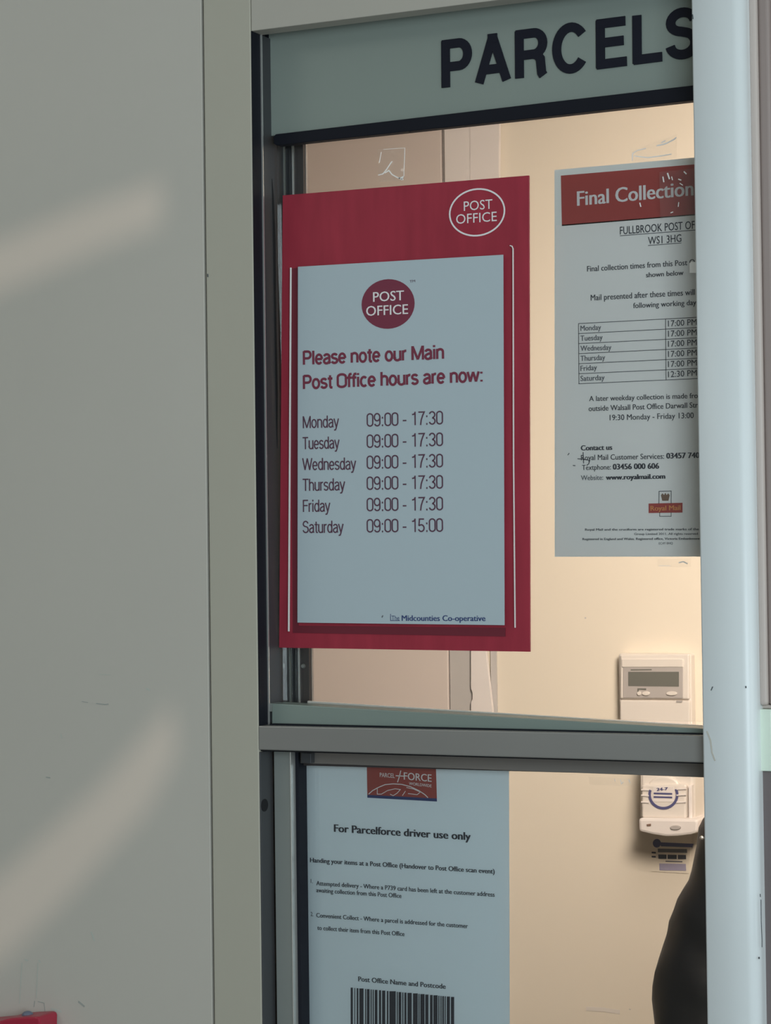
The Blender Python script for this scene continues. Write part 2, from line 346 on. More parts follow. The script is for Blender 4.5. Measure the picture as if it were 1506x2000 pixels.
# added light mask behind the camera; two holes cut the spot into sun patches
def sun_quad(pts, Yb=-3.0):
    out = []
    for p in pts:
        q = at(p[0], p[1], 0.0); t = (Yb-SUNPOS.y)/(q.y-SUNPOS.y); s = SUNPOS.lerp(q, t); out.append((s.x, s.z))
    return out
so.rotation_euler = (at(180, 1000, 0)-SUNPOS).to_track_quat('-Z', 'Y').to_euler()
holes = [sun_quad([(318, 352), (318, 440), (180, 494), (0, 570), (-220, 690), (-220, 520), (0, 472), (150, 408)]),
         sun_quad([(338, 1372), (348, 1470), (290, 1580), (130, 1755), (-60, 1935), (-200, 2060), (-200, 1880), (0, 1712), (190, 1540)])]
cu = bpy.data.curves.new('front_light_mask', 'CURVE'); cu.dimensions = '2D'; cu.fill_mode = 'BOTH'; cu.extrude = 0.002
for ring in [[(-3, 0), (3, 0), (3, 2.7), (-3, 2.7)]]+holes:
    sp = cu.splines.new('POLY'); sp.points.add(len(ring)-1); sp.use_cyclic_u = True
    for i, p in enumerate(ring): sp.points[i].co = (p[0], p[1], 0, 1)
ob = bpy.data.objects.new('tmp', cu); COL.objects.link(ob)
me = bpy.data.meshes.new_from_object(ob.evaluated_get(bpy.context.evaluated_depsgraph_get())); bpy.data.objects.remove(ob)
me.transform(Matrix.Translation((0, -3.0, 0)) @ Matrix.Rotation(math.pi/2, 4, 'X'))
link('front_light_mask', me, M['ceil'])['kind'] = 'structure'

# ------------------------------------------------------------------ window_1: the hatch frame
w1 = thing('window_1', (JX, 0.03, 1.0), kind='structure')
LZ = Z(520, 1418, 0.0)                # top of the beam
BZ = Z(520, 1465, 0.0)                # underside of the beam
XR = PL+0.004
# left reveal, upper bay
box('gasket', JX-0.002, JX+0.0006, 0.001, 0.017, LZ-0.002, HZ, M['black'], w1)
box('metal_lip', JX-0.002, JX+0.0018, 0.0175, 0.0188, LZ, HZ-0.0, M['lip'], w1)
box('reveal_plate', JX-0.004, JX+0.0008, 0.019, 0.060, LZ, HZ, M['dmetal'], w1)
sl_ = [(0.036, -0.045), (0.0385, -0.06), (0.041, -0.10), (0.0405, -0.15), (0.042, -0.24), (0.040, -0.29), (0.0385, -0.26), (0.037, -0.12)]
bm = bmesh.new()
ztop = Z(535, 340, 0.04)+0.04
a = [bm.verts.new((JX+0.0012, y, ztop+z)) for y, z in sl_]; b = [bm.verts.new((JX-0.001, y, ztop+z)) for y, z in sl_]
bm.faces.new(a); bm.faces.new(b[::-1])
for i in range(len(a)): bm.faces.new((a[i], a[(i+1) % 8], b[(i+1) % 8], b[i]))
bm_obj('slot_reflection', bm, M['void'], w1)  # dark wobbly reflection put on the plate as a black inlay
box('inner_lip', JX-0.001, JX+0.0022, 0.0585, 0.060, LZ, HZ, M['smetal'], w1)
# sash stile seen face on (depth 0.062): three steps
def stile(name, pxa, pxb, y0, y1, m, z0=LZ-0.01, z1=HZ, bev=0.0004):
    return box(name, X(pxa, 800, y0), X(pxb, 800, y0), y0, y1, z0, z1, m, w1, bev)
stile('stile_groove', 558, 575, 0.064, 0.07, M['dmetal'])
stile('stile_bead', 575, 579, 0.0600, 0.0655, M['lip'])
stile('stile', 578, 598, 0.062, 0.069, M['bmetal'])
box('glazing_bead', X(598, 800, .062), X(598, 800, .062)+.0006, 0.0665, 0.0695, LZ-.01, HZ, M['bayjamb'], w1)
# screw on the stile
c = at(592, 1301, 0.0615)
bm = bmesh.new(); bmesh.ops.create_cone(bm, segments=16, radius1=0.0022, radius2=0.0016, depth=0.0016, cap_ends=True)
bmesh.ops.rotate(bm, verts=bm.verts, matrix=Matrix.Rotation(math.pi/2, 3, 'X')); bmesh.ops.translate(bm, verts=bm.verts, vec=(c.x, 0.0612, c.z))
bm_obj('screw', bm, M['smetal'], w1)
# beam between the bays
bmp = [(508, 1417.5), (1400, 1437.5), (1400, 1490), (508, 1465)]
zb = [LZ, Z(1375, 1437, 0), BZ, Z(1375, 1489, 0)]
z_top = LZ; z_bot = BZ
prism('beam', [(JX, LZ), (XR, Z(1378, 1437, 0)), (XR, Z(1378, 1490, 0)), (JX, BZ)], 0.0, 0.050, M['beam'], w1, bev=0.0010)
# black seal lines under the sash rail and under the beam
prism('seal', [(JX+0.006, LZ+0.0012), (XR, Z(1378, 1437, 0)+0.0008), (XR, Z(1378, 1437, 0)-0.004), (JX+0.006, LZ-0.004)], 0.010, 0.020, M['black'], w1)
prism('seal', [(JX, BZ+0.001), (XR, Z(1378, 1490, 0)+0.001), (XR, Z(1378, 1490, 0)-0.0012), (JX, BZ-0.0015)], 0.004, 0.030, M['void'], w1)
# tilted sash rail
YS = 0.018
prism('sash_rail', [W((531, 1374), YS), W((1385, 1424), YS), W((1385, 1437.5), YS), W((531, 1416.5), YS)], YS, YS+0.026, M['sash'], w1, bev=0.0007)
prism('rail_end_cap', [W((520, 1373), YS+.002), W((533, 1374), YS+.002), W((533, 1390), YS+.002), W((520, 1391), YS+.002)], YS+.002, YS+0.02, M['smetal'], w1, bev=0.0005)
prism('rail_end_block', [W((521, 1391), YS+.004), W((531, 1391), YS+.004), W((531, 1412), YS+.004), W((521, 1412), YS+.004)], YS+.004, YS+0.02, M['dmetal'], w1, bev=0.0004)
YG = 0.046
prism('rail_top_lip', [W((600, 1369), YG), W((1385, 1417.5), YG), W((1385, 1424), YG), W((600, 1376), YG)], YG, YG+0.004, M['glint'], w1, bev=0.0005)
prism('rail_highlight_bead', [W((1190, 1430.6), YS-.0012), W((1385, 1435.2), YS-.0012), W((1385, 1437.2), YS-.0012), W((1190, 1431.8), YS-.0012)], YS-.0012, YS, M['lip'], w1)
# panes
box('glass_pane', JX+0.004, XR, 0.0400, 0.0440, Z(900, 1400, .04), Z(900, 232, .04), M['glass'], w1)
box('glass_pane', X(586, 1700, .046), XR, 0.0460, 0.0500, 1.0, Z(900, 1490, .046), M['glass'], w1)
# lower bay
LB0, LB1 = 0.98, BZ
box('reveal_plate', JX-0.004, JX+0.0012, 0.001, 0.024, LB0, LB1-.002, M['dmetal'], w1, bev=0.0004)
c = at(514, 1573, 0.0); bm = bmesh.new(); bmesh.ops.create_circle(bm, segments=20, radius=1, cap_ends=True)
for v in bm.verts: v.co = Vector((JX+0.0016, 0.0075+v.co.x*0.0062, Z(514, 1573, .006)+v.co.y*0.0056))
ext = bmesh.ops.extrude_face_region(bm, geom=bm.faces[:]); 
for v in [g for g in ext['geom'] if isinstance(g, bmesh.types.BMVert)]: v.co.x -= 0.002
bm_obj('keyhole', bm, M['void'], w1)
def lst(name, pxa, pxb, y0, y1, m, z1=LB1-.002): return box(name, X(pxa, 1750, y0), X(pxb, 1750, y0), y0, y1, LB0, z1, m, w1, 0.0004)
lst('stile', 538, 569, 0.022, 0.046, M['smetal']); lst('stile_bead', 568.5, 571, 0.021, 0.03, M['lip'])
lst('gasket', 571, 586, 0.030, 0.046, M['black']); lst('glazing_bead', 586, 589, 0.040, 0.046, M['smetal'], Z(580, 1500, .04))
prism('corner_block', [W((588, 1470), .026), W((607, 1471), .026), W((607, 1491), .026), W((588, 1490), .026)], .026, .034, M['dmetal'], w1, 0.0004)
prism('top_rail', [W((586, 1460), .034), W((1390, 1484), .034), W((1390, 1519), .034), W((586, 1490.5), .034)], .034, .0455, M['rail'], w1, bev=0.0006)
prism('top_rail_step', [W((586, 1487), .040), W((1390, 1514), .040), W((1390, 1516.5), .040), W((586, 1495), .040)], .040, .0458, M['bmetal'], w1)
box('sill', JX, 1.9, -0.005, 0.10, 0.95, 0.985, M['beam'], w1, 0.002)
wb = box('wall_counter', SX+0.001, 1.9, 0.02, 0.09, 0, 0.949, M['upright']); wb['kind'] = 'structure'
box('wall_over', SX+0.02, 1.9, 0.056, 0.09, Z(900, 100, .05)+.03, 2.7, M['void'])['kind'] = 'structure'
box('jamb_fill', SX+0.02, JX-0.004, 0.0185, 0.09, .986, 2.7, M['void'], w1)

# window_2: the bay right of the post
w2 = thing('window_2', (PR+0.02, 0.05, 1.0), kind='structure')
zl1, zl0 = Z(1490, 1381, 0.03), Z(1490, 1507, 0.0)
box('panel', PR-0.002, 1.9, 0.030, 0.056, zl1, 2.7, M['bay'], w2)
box('jamb', PR-0.001, PR+0.0062, 0.003, 0.05, zl1+.003, 2.7, M['bayjamb'], w2, 0.003, 4)
box('jamb_shade_strip', PR+0.006, PR+0.016, 0.006, 0.05, zl1+.003, 2.7, M['bay'], w2, 0.003, 4)  # darker strip beside the pale one paints the jamb's fade into shade
box('ledge', PR-0.004, PR+0.0088, 0.004, 0.055, zl0, zl1, M['mintp'], w2, 0.0006)
box('ledge_board', PR+0.0092, 1.9, 0.005, 0.055, zl0, zl1, M['mintp'], w2, 0.0006)
box('ledge_bead', PR-0.002, 1.9, 0.010, 0.026, zl1+0.0002, zl1+0.0035, M['bayjamb'], w2, 0.0012)
box('lower_panel', PR-0.002, 1.9, 0.008, 0.036, 0.986, zl0-.0005, M['bay2'], w2)

# ------------------------------------------------------------------ sign PARCELS
YP = 0.036
sg = thing('sign', (0, YP, Z(900, 210, YP)), 'grey-green sign board reading PARCELS above the glass hatch', 'sign')
prism('sign_board', [W((525, 48), YP), W((1420, -70), YP), W((1420, 168), YP), W((525, 266), YP)], YP, YP+0.006, M['sign'], sg)
pstroke('edge_band', [(519, 50), (519, 262)], 14, YP+.002, .003, M['black'], sg)
def basel(px): return 172.0-0.1262*(px-866)
def ltr(x0, x1, strokes, capf=1.0, wpx=17.0):
    cap = 91+(x0-866)*0.0075
    bm = bmesh.new(); yy = YP-0.0006
    for k, st in enumerate(strokes):
        pts = []
        for u, v in st:
            px = x0+u*(x1-x0)+(-0.008)*v*cap; pts.append(W((px, basel(px)-v*cap), YP))
        stroke_bm(bm, pts, wpx*0.00047, YP-0.0012-k*.0001, YP+0.0001)
    return bm_obj('letter', bm, M['letter'], sg)
def arc(cx, cy, rx, ry, a0, a1, n=14):
    return [(cx+rx*math.cos(math.radians(a0+(a1-a0)*i/n)), cy+ry*math.sin(math.radians(a0+(a1-a0)*i/n))) for i in range(n+1)]
hw = 0.075    # half stroke in cap units
ltr(864, 922, [[(.13, 0), (.13, 1)], [(.01, 1-hw), (.5, 1-hw)]+arc(.58, .68, .29, .245, 90, -90)+[(.13, .435)]])
ltr(929, 998, [[(.11, 0), (.5, .965)], [(.89, 0), (.5, .965)], [(.24, .27), (.76, .27)], [(.37, .925), (.63, .925)]])
ltr(1008, 1070, [[(.12, 0), (.12, 1)], [(.01, 1-hw), (.5, 1-hw)]+arc(.58, .70, .28, .225, 90, -90)+[(.12, .475)], [(.55, .475), (.68, .45), (.78, .36), (.80, .2), (.82, .06), (.87, 0)]])
ltr(1081, 1151, [arc(.5, .5, .395, .44, 38, 322, 30)])
ltr(1166, 1225, [[(.13, 0), (.13, 1)], [(.01, 1-hw), (.96, 1-hw)], [(.13, .52), (.90, .52)], [(.01, hw), (1, hw)]])
ltr(1238, 1294, [[(.13, 0), (.13, 1)], [(.01, hw), (1, hw)]])
ltr(1302, 1366, [arc(.5, .735, .36, .205, 12, 180, 12)+arc(.5, .735, .36, .19, 195, 262, 6)+arc(.5, .30, .375, .225, 70, 0, 8)+arc(.5, .29, .38, .225, -15, -172, 14)])

# black seal strip under the sign
ss = prism('seal_strip', [W(p, .030) for p in [(533, 268), (538, 262), (1400, 161), (1400, 191), (1000, 235), (540, 284), (534, 281)]], .030, .040, M['black'], None, bev=0.0008)
tag(ss, 'black rubber seal strip along the underside of the sign board', 'seal')

# ------------------------------------------------------------------ poster 1
Y1 = 0.0375
po = thing('opening_hours_poster', tuple(at(790, 1270, Y1)), 'crimson framed poster listing main opening hours, stuck on the upper glass', 'poster')
pquad('backing_board', [(552, 381.5), (1033, 342.5), (1035, 1273), (545, 1265)], Y1, 0.0022, M['red'], po, 0.0002)
YB = Y1-0.0002
pquad('painted_paper_shadow', [(566, 525), (583, 523), (583, 1222), (987, 1226), (987, 1243), (572, 1236)], YB-.0004, 0.0008, M['dred'], po)  # dark strips paint the sheet's shadow along its left and bottom
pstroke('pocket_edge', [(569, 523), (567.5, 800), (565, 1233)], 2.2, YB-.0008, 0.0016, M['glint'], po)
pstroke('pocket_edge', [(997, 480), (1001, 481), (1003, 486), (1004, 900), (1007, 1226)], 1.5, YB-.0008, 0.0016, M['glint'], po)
YQ = Y1-0.0030
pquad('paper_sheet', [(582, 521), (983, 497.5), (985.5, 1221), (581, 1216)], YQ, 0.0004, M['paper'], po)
YT = YQ-0.0002
e = ell(758, 593.7, 51.8, 48.5, slope=-.03); pquad('round_logo', e, YT, 0.0002, M['maroon'], po)
YU = YT-0.0002
text('POST', (729, 589.5), (789, 586), 20, YU, M['white'], po, .008); text('OFFICE', (715.5, 617), (797, 613), 20, YU, M['white'], po, .008)
text('TM', (800, 552), (811, 551), 5, YT, M['plum'], po)
stext('Please note our Main', (591, 712.5), (868, 700.5), 26.5, YT, M['maroon'], po, .18)
stext('Post Office hours are now:', (591, 760), (945, 745), 26.5, YT, M['maroon'], po, .18)
for s, x1, ya, yb, t in (('Monday', 662, 836.5, 828.7, '09:00 - 17:30'), ('Tuesday', 663, 877.5, 871, '09:00 - 17:30'), ('Wednesday', 695.5, 918.5, 912.6, '09:00 - 17:30'),
                         ('Thursday', 674, 958.8, 954.2, '09:00 - 17:30'), ('Friday', 645, 1000, 996.5, '09:00 - 17:30'), ('Saturday', 671, 1041, 1038.6, '09:00 - 15:00')):
    stext(s, (591, ya), (x1, ya-(ya-yb)*.25), 23.5, YT, M['plum'], po, .105)
    stext(t, (716, ya-(ya-yb)*.4), (866, yb), 26, YT, M['plum'], po, .10)
text('Midcounties Co-operative', (785, 1212.5), (948, 1213), 11.5, YT, M['navy'], po, .02)
text('The', (765, 1211), (780, 1211), 9, YT, M['navy'], po)
pstroke('printed_rule', [(763, 1199), (763, 1212), (781, 1212)], 1.0, YT, .0001, M['navy'], po)
pstroke('printed_rule', [(746, 1206), (748, 1202)], 2.0, YT, .0001, M['grey'], po)
pstroke('logo_ring', ell(932, 414.8, 53.5, 45.5, 48, -.07), 3.0, YB, 0.0002, M['white'], po, True)
text('POST', (906, 412), (962, 407.3), 19.5, YB-.0001, M['white'], po, .002); text('OFFICE', (891, 437.5), (970.5, 431.5), 19.5, YB-.0001, M['white'], po, .002)

# ------------------------------------------------------------------ poster 2 (behind the glass, cut by the post)
Y2 = 0.0462
p2 = thing('collection_times_notice', tuple(at(1225, 1087, Y2)), 'laminated notice of final collection times with a brick-red heading, beside the post', 'notice')
pquad('laminate', [(1083, 332), (1460, 298.5), (1470, 1087), (1083.5, 1087.5)], Y2, 0.0006, M['lam'], p2)
Y3 = Y2-0.0003
pquad('paper_sheet', [(1086, 440), (1450, 411), (1460, 1085), (1086, 1085.5)], Y3, 0.0003, M['paper2'], p2)
pquad('heading_band', [(1095.5, 343), (1440, 314), (1443, 413.5), (1097.5, 441.5)], Y3, 0.0002, M['brick'], p2)
YK = Y3-0.0003
def T2(s, x0, y0, x1, y1, cap, m='ink', b=.006): text(s, (x0, y0), (x1, y1), cap, YK, M[m], p2, b)
text('Final Collection', (1128, 402), (1354, 381.5), 30, YK, M['white'], p2, .02)
T2('s', 1359, 381, 1371, 380, 30, 'white', .02)
T2('FULLBROOK POST OF', 1211, 458, 1357, 446.5, 16, 'ink', .006); T2('FICE', 1361, 446.3, 1392, 444, 16)
pstroke('printed_rule', [(1211, 460.5), (1400, 446)], 1.0, YK, .0001, M['ink'], p2)
T2('WS1 3HG', 1266, 477.5, 1331, 472, 15.5); pstroke('printed_rule', [(1266, 479.5), (1331, 474.5)], 1.0, YK, .0001, M['ink'], p2)
T2('Final collection times from this Post O', 1147, 530.5, 1357, 517, 11.5, 'ink', .012)
T2('shown below', 1262, 541.8, 1335, 537, 10, 'ink', .016)
T2('Mail presented after these times will', 1154, 587, 1357, 576, 12, 'ink', .012)
T2('following working day', 1237, 602, 1360, 595.5, 11, 'ink', .012)
for i in range(7):
    ya, yb = 632+19.6*i, 623+19.85*i
    pstroke('table_rule', [(1130, ya), (1300, yb), (1400, yb-5.3+i*.15)], 1.0, YK, .0001, M['ink'], p2)
    if i < 6:
        d, xe = (('Monday', 1174), ('Tuesday', 1177), ('Wednesday', 1194), ('Thursday', 1182), ('Friday', 1166), ('Saturday', 1181))[i]
        T2(d, 1134, ya+14.3, xe, ya+12, 11, 'grey', .016)
        T2('12:30 PM' if i == 5 else '17:00 PM', 1305, yb+14.8, 1361, yb+11.5, 12.5, 'ink', .004)
for xx, a, b in ((1130, 632, 749.6), (1300, 623, 742.1)): pstroke('table_rule', [(xx, a), (xx+1, b)], 1.0, YK, .0001, M['ink'], p2)
T2('A later weekday collection is made fro', 1151, 783.5, 1363, 777.5, 10.5, 'ink', .012)
T2('outside Walsall Post Office Darwall Str', 1150, 803, 1363, 796, 11, 'ink', .012)
T2('19:30 Monday - Friday 13:00', 1191, 821, 1355, 816.5, 11.5, 'ink', .008)
T2('Contact us', 1135, 879.8, 1195.5, 878.5, 10.5, 'ink', .035)
T2('Royal Mail Customer Services:', 1135, 899, 1297, 896, 11, 'ink', .010); T2('03457 740', 1302, 895.6, 1366, 894.3, 11.5, 'ink', .035)
T2('Textphone:', 1137, 918, 1193, 917, 10.5, 'ink', .010); T2('03456 000 606', 1197.5, 917, 1287, 915.3, 11.5, 'ink', .035)
T2('Website:', 1135, 938, 1178, 937, 10, 'grey', .012); T2('www.royalmail.com', 1184, 937, 1299, 934.8, 10, 'ink', .04)
pstroke('logo_outline', [(1287, 984), (1287.5, 959.5), (1311, 959), (1311, 984)], 1.0, YK, .0001, M['ink'], p2)
pstroke('logo_outline', [(1288.5, 1000), (1288.5, 1008.5), (1311, 1008.5), (1311, 1000)], 0.9, YK, .0001, M['ink'], p2)
pquad('crown_emblem', [(1293.5, 978), (1291, 967), (1294, 963.5), (1297, 967), (1299.5, 962.5), (1302, 967), (1305, 963.5), (1308, 967), (1305.5, 978)], YK, .0002, M['brown'], p2)
pquad('logo_band', [(1267, 983.5), (1333, 982), (1333, 1001), (1267, 1002)], YK-.0001, .0002, M['brick'], p2)
text('Royal Mail', (1271, 997.5), (1329, 996), 10, YK-.0003, M['gold'], p2, .02)
T2('Royal Mail and the cruciform are registered trade marks of the', 1143, 1036.5, 1365, 1035.5, 4.6, 'ink', .02)
T2('Group Limited 2011. All rights reserved', 1239, 1045, 1363, 1044.5, 4.6, 'ink', .012)
T2('Registered in England and Wales. Registered office, Victoria Embankment', 1138, 1055, 1367, 1054, 4.6, 'ink', .02)
T2('EC4Y 0HQ', 1287, 1063.5, 1314, 1063, 4.6, 'grey', .012)
for pts in ([(1109, 889), (1112, 885)], [(1119, 909), (1124, 909.5)], [(1128, 896), (1141, 897), (1152, 899), (1150, 906), (1146, 909)], [(1139, 883), (1140, 905)]):
    pstroke('pen_mark', pts, 1.4, YK, .0001, M['ink'], p2)

# ------------------------------------------------------------------ poster 3 (lower bay, inside)
Y4 = 0.0508
p3 = thing('driver_notice', tuple(at(790, 1990, Y4)), 'white notice for parcel drivers with barcode and red logo, below the metal beam', 'notice')
pquad('paper_sheet', [(590, 1470), (994, 1490), (996, 2175), (592, 2160)], Y4, 0.0004, M['paper3'], p3)
Y5 = Y4-0.0002
pquad('logo_panel', [(716.5, 1495.5), (851.5, 1499.5), (853.5, 1565.5), (717.5, 1558)], Y5, 0.0001, M['brick2'], p3)
pquad('logo_stripe', [(717.3, 1552.5), (853, 1559.5), (853.5, 1565.5), (717.5, 1558)], Y5-.0001, 0.0001, M['navy'], p3)
Y6 = Y5-.0003
def T3(s, x0, y0, x1, y1, cap, m='ink', b=.006, Y=None): text(s, (x0, y0), (x1, y1), cap, Y or Y6, M[m], p3, b)
T3('PARCEL', 742, 1517.5, 771, 1519.5, 9, 'white', .01); T3('FORCE', 789, 1522.5, 843, 1527, 15, 'white', .01); T3('WORLDWIDE', 799, 1533, 843, 1538, 6, 'white', .012)
pstroke('star_emblem', [(783, 1505), (780, 1517), (776.5, 1528)], 1.8, Y6, .0001, M['white'], p3); pstroke('star_emblem', [(773, 1515), (790, 1516)], 1.8, Y6, .0001, M['white'], p3)
pstroke('globe_emblem', [(720, 1551), (728, 1544), (739, 1538), (752, 1532.5), (768, 1531), (785, 1532), (802, 1536.5), (818, 1544), (830, 1552), (836, 1558)], 1.6, Y6, .0001, M['white'], p3)
for pts in ([(737, 1540), (737, 1551), (745, 1551), (757, 1544), (772, 1540.5), (782, 1542), (776, 1549), (768, 1554), (762, 1551)], [(786, 1554), (792, 1545)], [(797, 1550), (815, 1552), (821, 1547), (808, 1541), (794, 1538)]):
    pstroke('globe_emblem', pts, 1.2, Y6, .0001, M['white'], p3)
T3('For Parcelforce driver use only', 653, 1624.5, 919, 1641, 15.5, 'ink', .03)
T3('Handing your items at a Post Office (Handover to Post Office scan event)', 606, 1684, 966, 1706.5, 9.5, 'ink', .024)
T3('1.', 607, 1724.5, 611, 1725, 8.5); T3('Attempted delivery - Where a P739 card has been left at the customer address', 618, 1729, 966, 1751.5, 9, 'ink', .018)
T3('awaiting collection from this Post Office', 618, 1742.5, 784, 1754, 9, 'ink', .018)
T3('2.', 607, 1789, 612, 1789.5, 8.5); T3('Convenient Collect - Where a parcel is addressed for the customer', 618, 1791.5, 914, 1813, 9, 'ink', .018)
T3('to collect their item from this Post Office', 620, 1816, 790, 1828.5, 9, 'ink', .018)
T3('Post Office Name and Postcode', 700, 1916.5, 870.5, 1931.5, 10, 'ink', .02)
bm = bmesh.new(); x = 685.0
pat = [4, 3, 1.5, 3, 3, 2, 8, 3, 2, 1.5, 5, 2, 2, 2, 2, 2, 5, 3, 4, 2, 6, 3, 3, 2, 12, 2, 2, 1.5, 5, 2, 2, 2, 4, 2, 8, 2.5, 9, 1.5, 2, 1.5, 8, 1.5, 6, 3, 5, 1.5, 8, 1.5, 2, 2, 2, 1.5, 3, 1.5, 2, 2, 6, 2, 6, 3]
sc = 205/sum(pat)
for i, wd in enumerate(pat):
    wd *= sc
    if i % 2 == 0:
        yt = 1929+(x-685)*19/205
        prism_bm(bm, [W((x, yt), Y6), W((x+wd, yt), Y6), W((x+wd, yt+130), Y6), W((x, yt+130), Y6)], Y6, Y6+.0001)
    x += wd
bm_obj('barcode', bm, M['ink'], p3)

# ------------------------------------------------------------------ tape scraps on the glass
def tape(label, pts, Y, creases, m='tape'):
    t = thing('tape_scrap', tuple(at(pts[0][0], pts[2][1], Y)), label, 'tape')
    bm = bmesh.new(); P = [at(*p, Y) for p in pts]; N = 14
    vs = []
    for j in range(N+1):
        row = []
        for i in range(N+1):
            u, v = i/N, j/N
            q = P[0].lerp(P[1], u).lerp(P[3].lerp(P[2], u), v)
            q = q+Vector((0, -abs(noise.noise(q*120))*0.0012, 0)); row.append(bm.verts.new(q))
        vs.append(row)
    for j in range(N):
        for i in range(N): bm.faces.new((vs[j][i], vs[j][i+1], vs[j+1][i+1], vs[j+1][i]))
    bm_obj('film', bm, M[m], t)
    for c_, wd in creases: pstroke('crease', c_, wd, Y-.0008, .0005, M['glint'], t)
tape('crumpled clear tape scrap above the opening hours poster', [(738, 291), (793, 288), (789, 352), (741, 356)], 0.0392,
     [([(739, 342), (748, 340), (756, 330), (766, 315)], 1.8), ([(752, 338), (760, 333), (766, 341), (775, 346), (788, 351)], 2.0), ([(779, 349), (788, 345), (784, 352)], 2.2), ([(741, 318), (745, 297)], 0.8), ([(749, 292), (791, 289), (789, 345)], 0.8)])
tape('creased clear tape scrap at the top of the collection times notice', [(1232, 296), (1322, 262), (1322, 308), (1234, 318)], 0.0392,
     [([(1235, 314), (1236, 300), (1245, 294), (1262, 290)], 1.5), ([(1283, 285), (1300, 281), (1318, 272), (1321, 268)], 2.2), ([(1240, 305), (1265, 308), (1290, 305), (1312, 301)], 1.8), ([(1292, 279), (1300, 275)], 2)])
tape('glossy wrinkled tape over the right end of the brick-red heading', [(1288, 336), (1366, 328), (1366, 422), (1290, 428)], 0.0392,
     [([(1295, 345), (1297, 356)], 2), ([(1304, 338), (1308, 350)], 2.4), ([(1325, 350), (1331, 352)], 2), ([(1336, 335), (1341, 340)], 2.2), ([(1250, 396), (1252, 404)], 2), ([(1326, 395), (1325, 404)], 1.4), ([(1310, 416), (1315, 414)], 1.6), ([(1312, 345), (1314, 352)], 1.8), ([(1328, 358), (1334, 362)], 1.5)])
gl = pquad('painted_glare', [(1347, 514), (1350, 511), (1360, 512), (1360, 533), (1347, 533)], 0.0394, .0004, M['glint']); tag(gl, 'tiny painted white glare spot on the glass beside the post', 'painted glare')  # glare on the pane, painted as a small white patch
tape('faint clear tape residue on the lower pane, left of the dispenser', [(1150, 1517), (1236, 1520), (1234, 1536), (1152, 1532)], 0.0455,
     [([(1200, 1521), (1202, 1526)], 1), ([(1212, 1522), (1214, 1531), (1218, 1527)], 1.1), ([(1228, 1522), (1231, 1529)], 1.2)])
tape('small curled tape piece under the collection times notice', [(1285, 1092), (1350, 1091), (1350, 1108), (1285, 1107)], 0.0392,
     [([(1326, 1099), (1335, 1097), (1343, 1101)], 2.0), ([(1288, 1105), (1310, 1105)], .8)])

# ------------------------------------------------------------------ back office wall: door, trims
YD = BY-0.012
d1 = thing('door_1', (X(800, 1000, YD), YD, 0), kind='structure')
box('door_leaf', X(380, 1000, YD), X(870.6, 1000, YD), YD, BY-.001, 0, 2.05+.6, M['pink'], d1, 0.001)
box('door_stop', X(872.2, 1000, YD), X(926, 1000, YD), YD+.004, BY-.001, 0, 2.65, M['archi'], d1, 0.001)
box('door_gap', X(868, 1000, YD), X(874, 1000, YD), YD+.006, BY-.001, 0, 2.65, M['void'], d1)
t4 = thing('trim_4', (X(945, 1000, YD), YD, 0), kind='structure')
Yt = YD-.002
prism('architrave', [W((918, 200), Yt), W((975, 190), Yt), W((972, 700), Yt), (X(948, 1270, Yt), Z(948, 1270, Yt)), W((961, 1385), Yt), (X(961, 1385, Yt), 0), (X(919, 1385, Yt), 0), W((920, 1372), Yt), W((923, 1366), Yt), W((923, 1352), Yt), W((920, 1345), Yt)], Yt, Yt+.008, M['wtrim'], t4)
box('architrave_edge', X(952, 1100, YD), X(963.5, 1100, YD), BY-.004, BY-.0005, 0, 2.65, M['archi'], t4)
box('door_stop_upper', X(868, 300, Yt), X(922, 300, Yt), Yt+.001, YD+.003, Z(900, 700, Yt), 2.65, M['wtrim'], t4)
for pts, wd in (([(1142, 1207), (1145, 1207)], 3), ([(1229, 1971), (1232, 1972)], 2)):
    pstroke('wall_speck', pts, wd, BY-.0002, .0003, M['archi'], bpy.data.objects['wall_back'])
pstroke('wall_smudge', [(1145, 1970), (1180, 1972), (1211, 1977)], 8, BY-.0002, .0003, M['archi'] if 0 else M['plastic'], bpy.data.objects['wall_back'])

# heating controller
Yc = BY-0.030
hc = thing('heating_controller', tuple(at(1278, 1440, BY)), 'off-white wall heating controller with grey display, above the metal beam', 'thermostat')
cx0, cx1 = X(1208, 1330, Yc), X(1350, 1330, Yc)
box('back_case', cx0-.002, cx1-.002, Yc+.006, BY-.0005, Z(1278, 1440, Yc), Z(1278, 1277, Yc), M['plastic'], hc, 0.004, 3)
fc = [(1211, 1279), (1346, 1277), (1346, 1366), (1211, 1365)]
pquad('front_case', fc, Yc, .008, M['plastic'], hc, 0.0025)
pquad('lower_cover', [(1211, 1368), (1347, 1369), (1347, 1440), (1211, 1440)], Yc+.001, .008, M['plastic'], hc, 0.002)
pquad('face_plate', [(1217, 1302), (1334, 1302), (1334, 1364), (1217, 1363)], Yc-.0012, .003, M['plastic2'], hc, 0.0008)
pquad('display_hood', [(1214, 1287), (1334, 1287), (1334, 1303), (1214, 1303)], Yc-.0025, .004, M['plastic'], hc, 0.001)
pquad('display', [(1227, 1312), (1326, 1312), (1326, 1341), (1227, 1340)], Yc-.0018, .002, M['lcd'], hc, 0.0003)
pstroke('printed_rule', [(1232, 1308.5), (1273, 1308)], 2.2, Yc-.0013, .0002, M['lcd'], hc)
for x0, x1 in ((1244, 1252), (1254, 1269), (1301, 1322)):
    pquad('button', ell((x0+x1)/2, 1354.5, (x1-x0)/2, 4, 16), Yc-.004, .004, M['plastic'], hc, 0.0006)
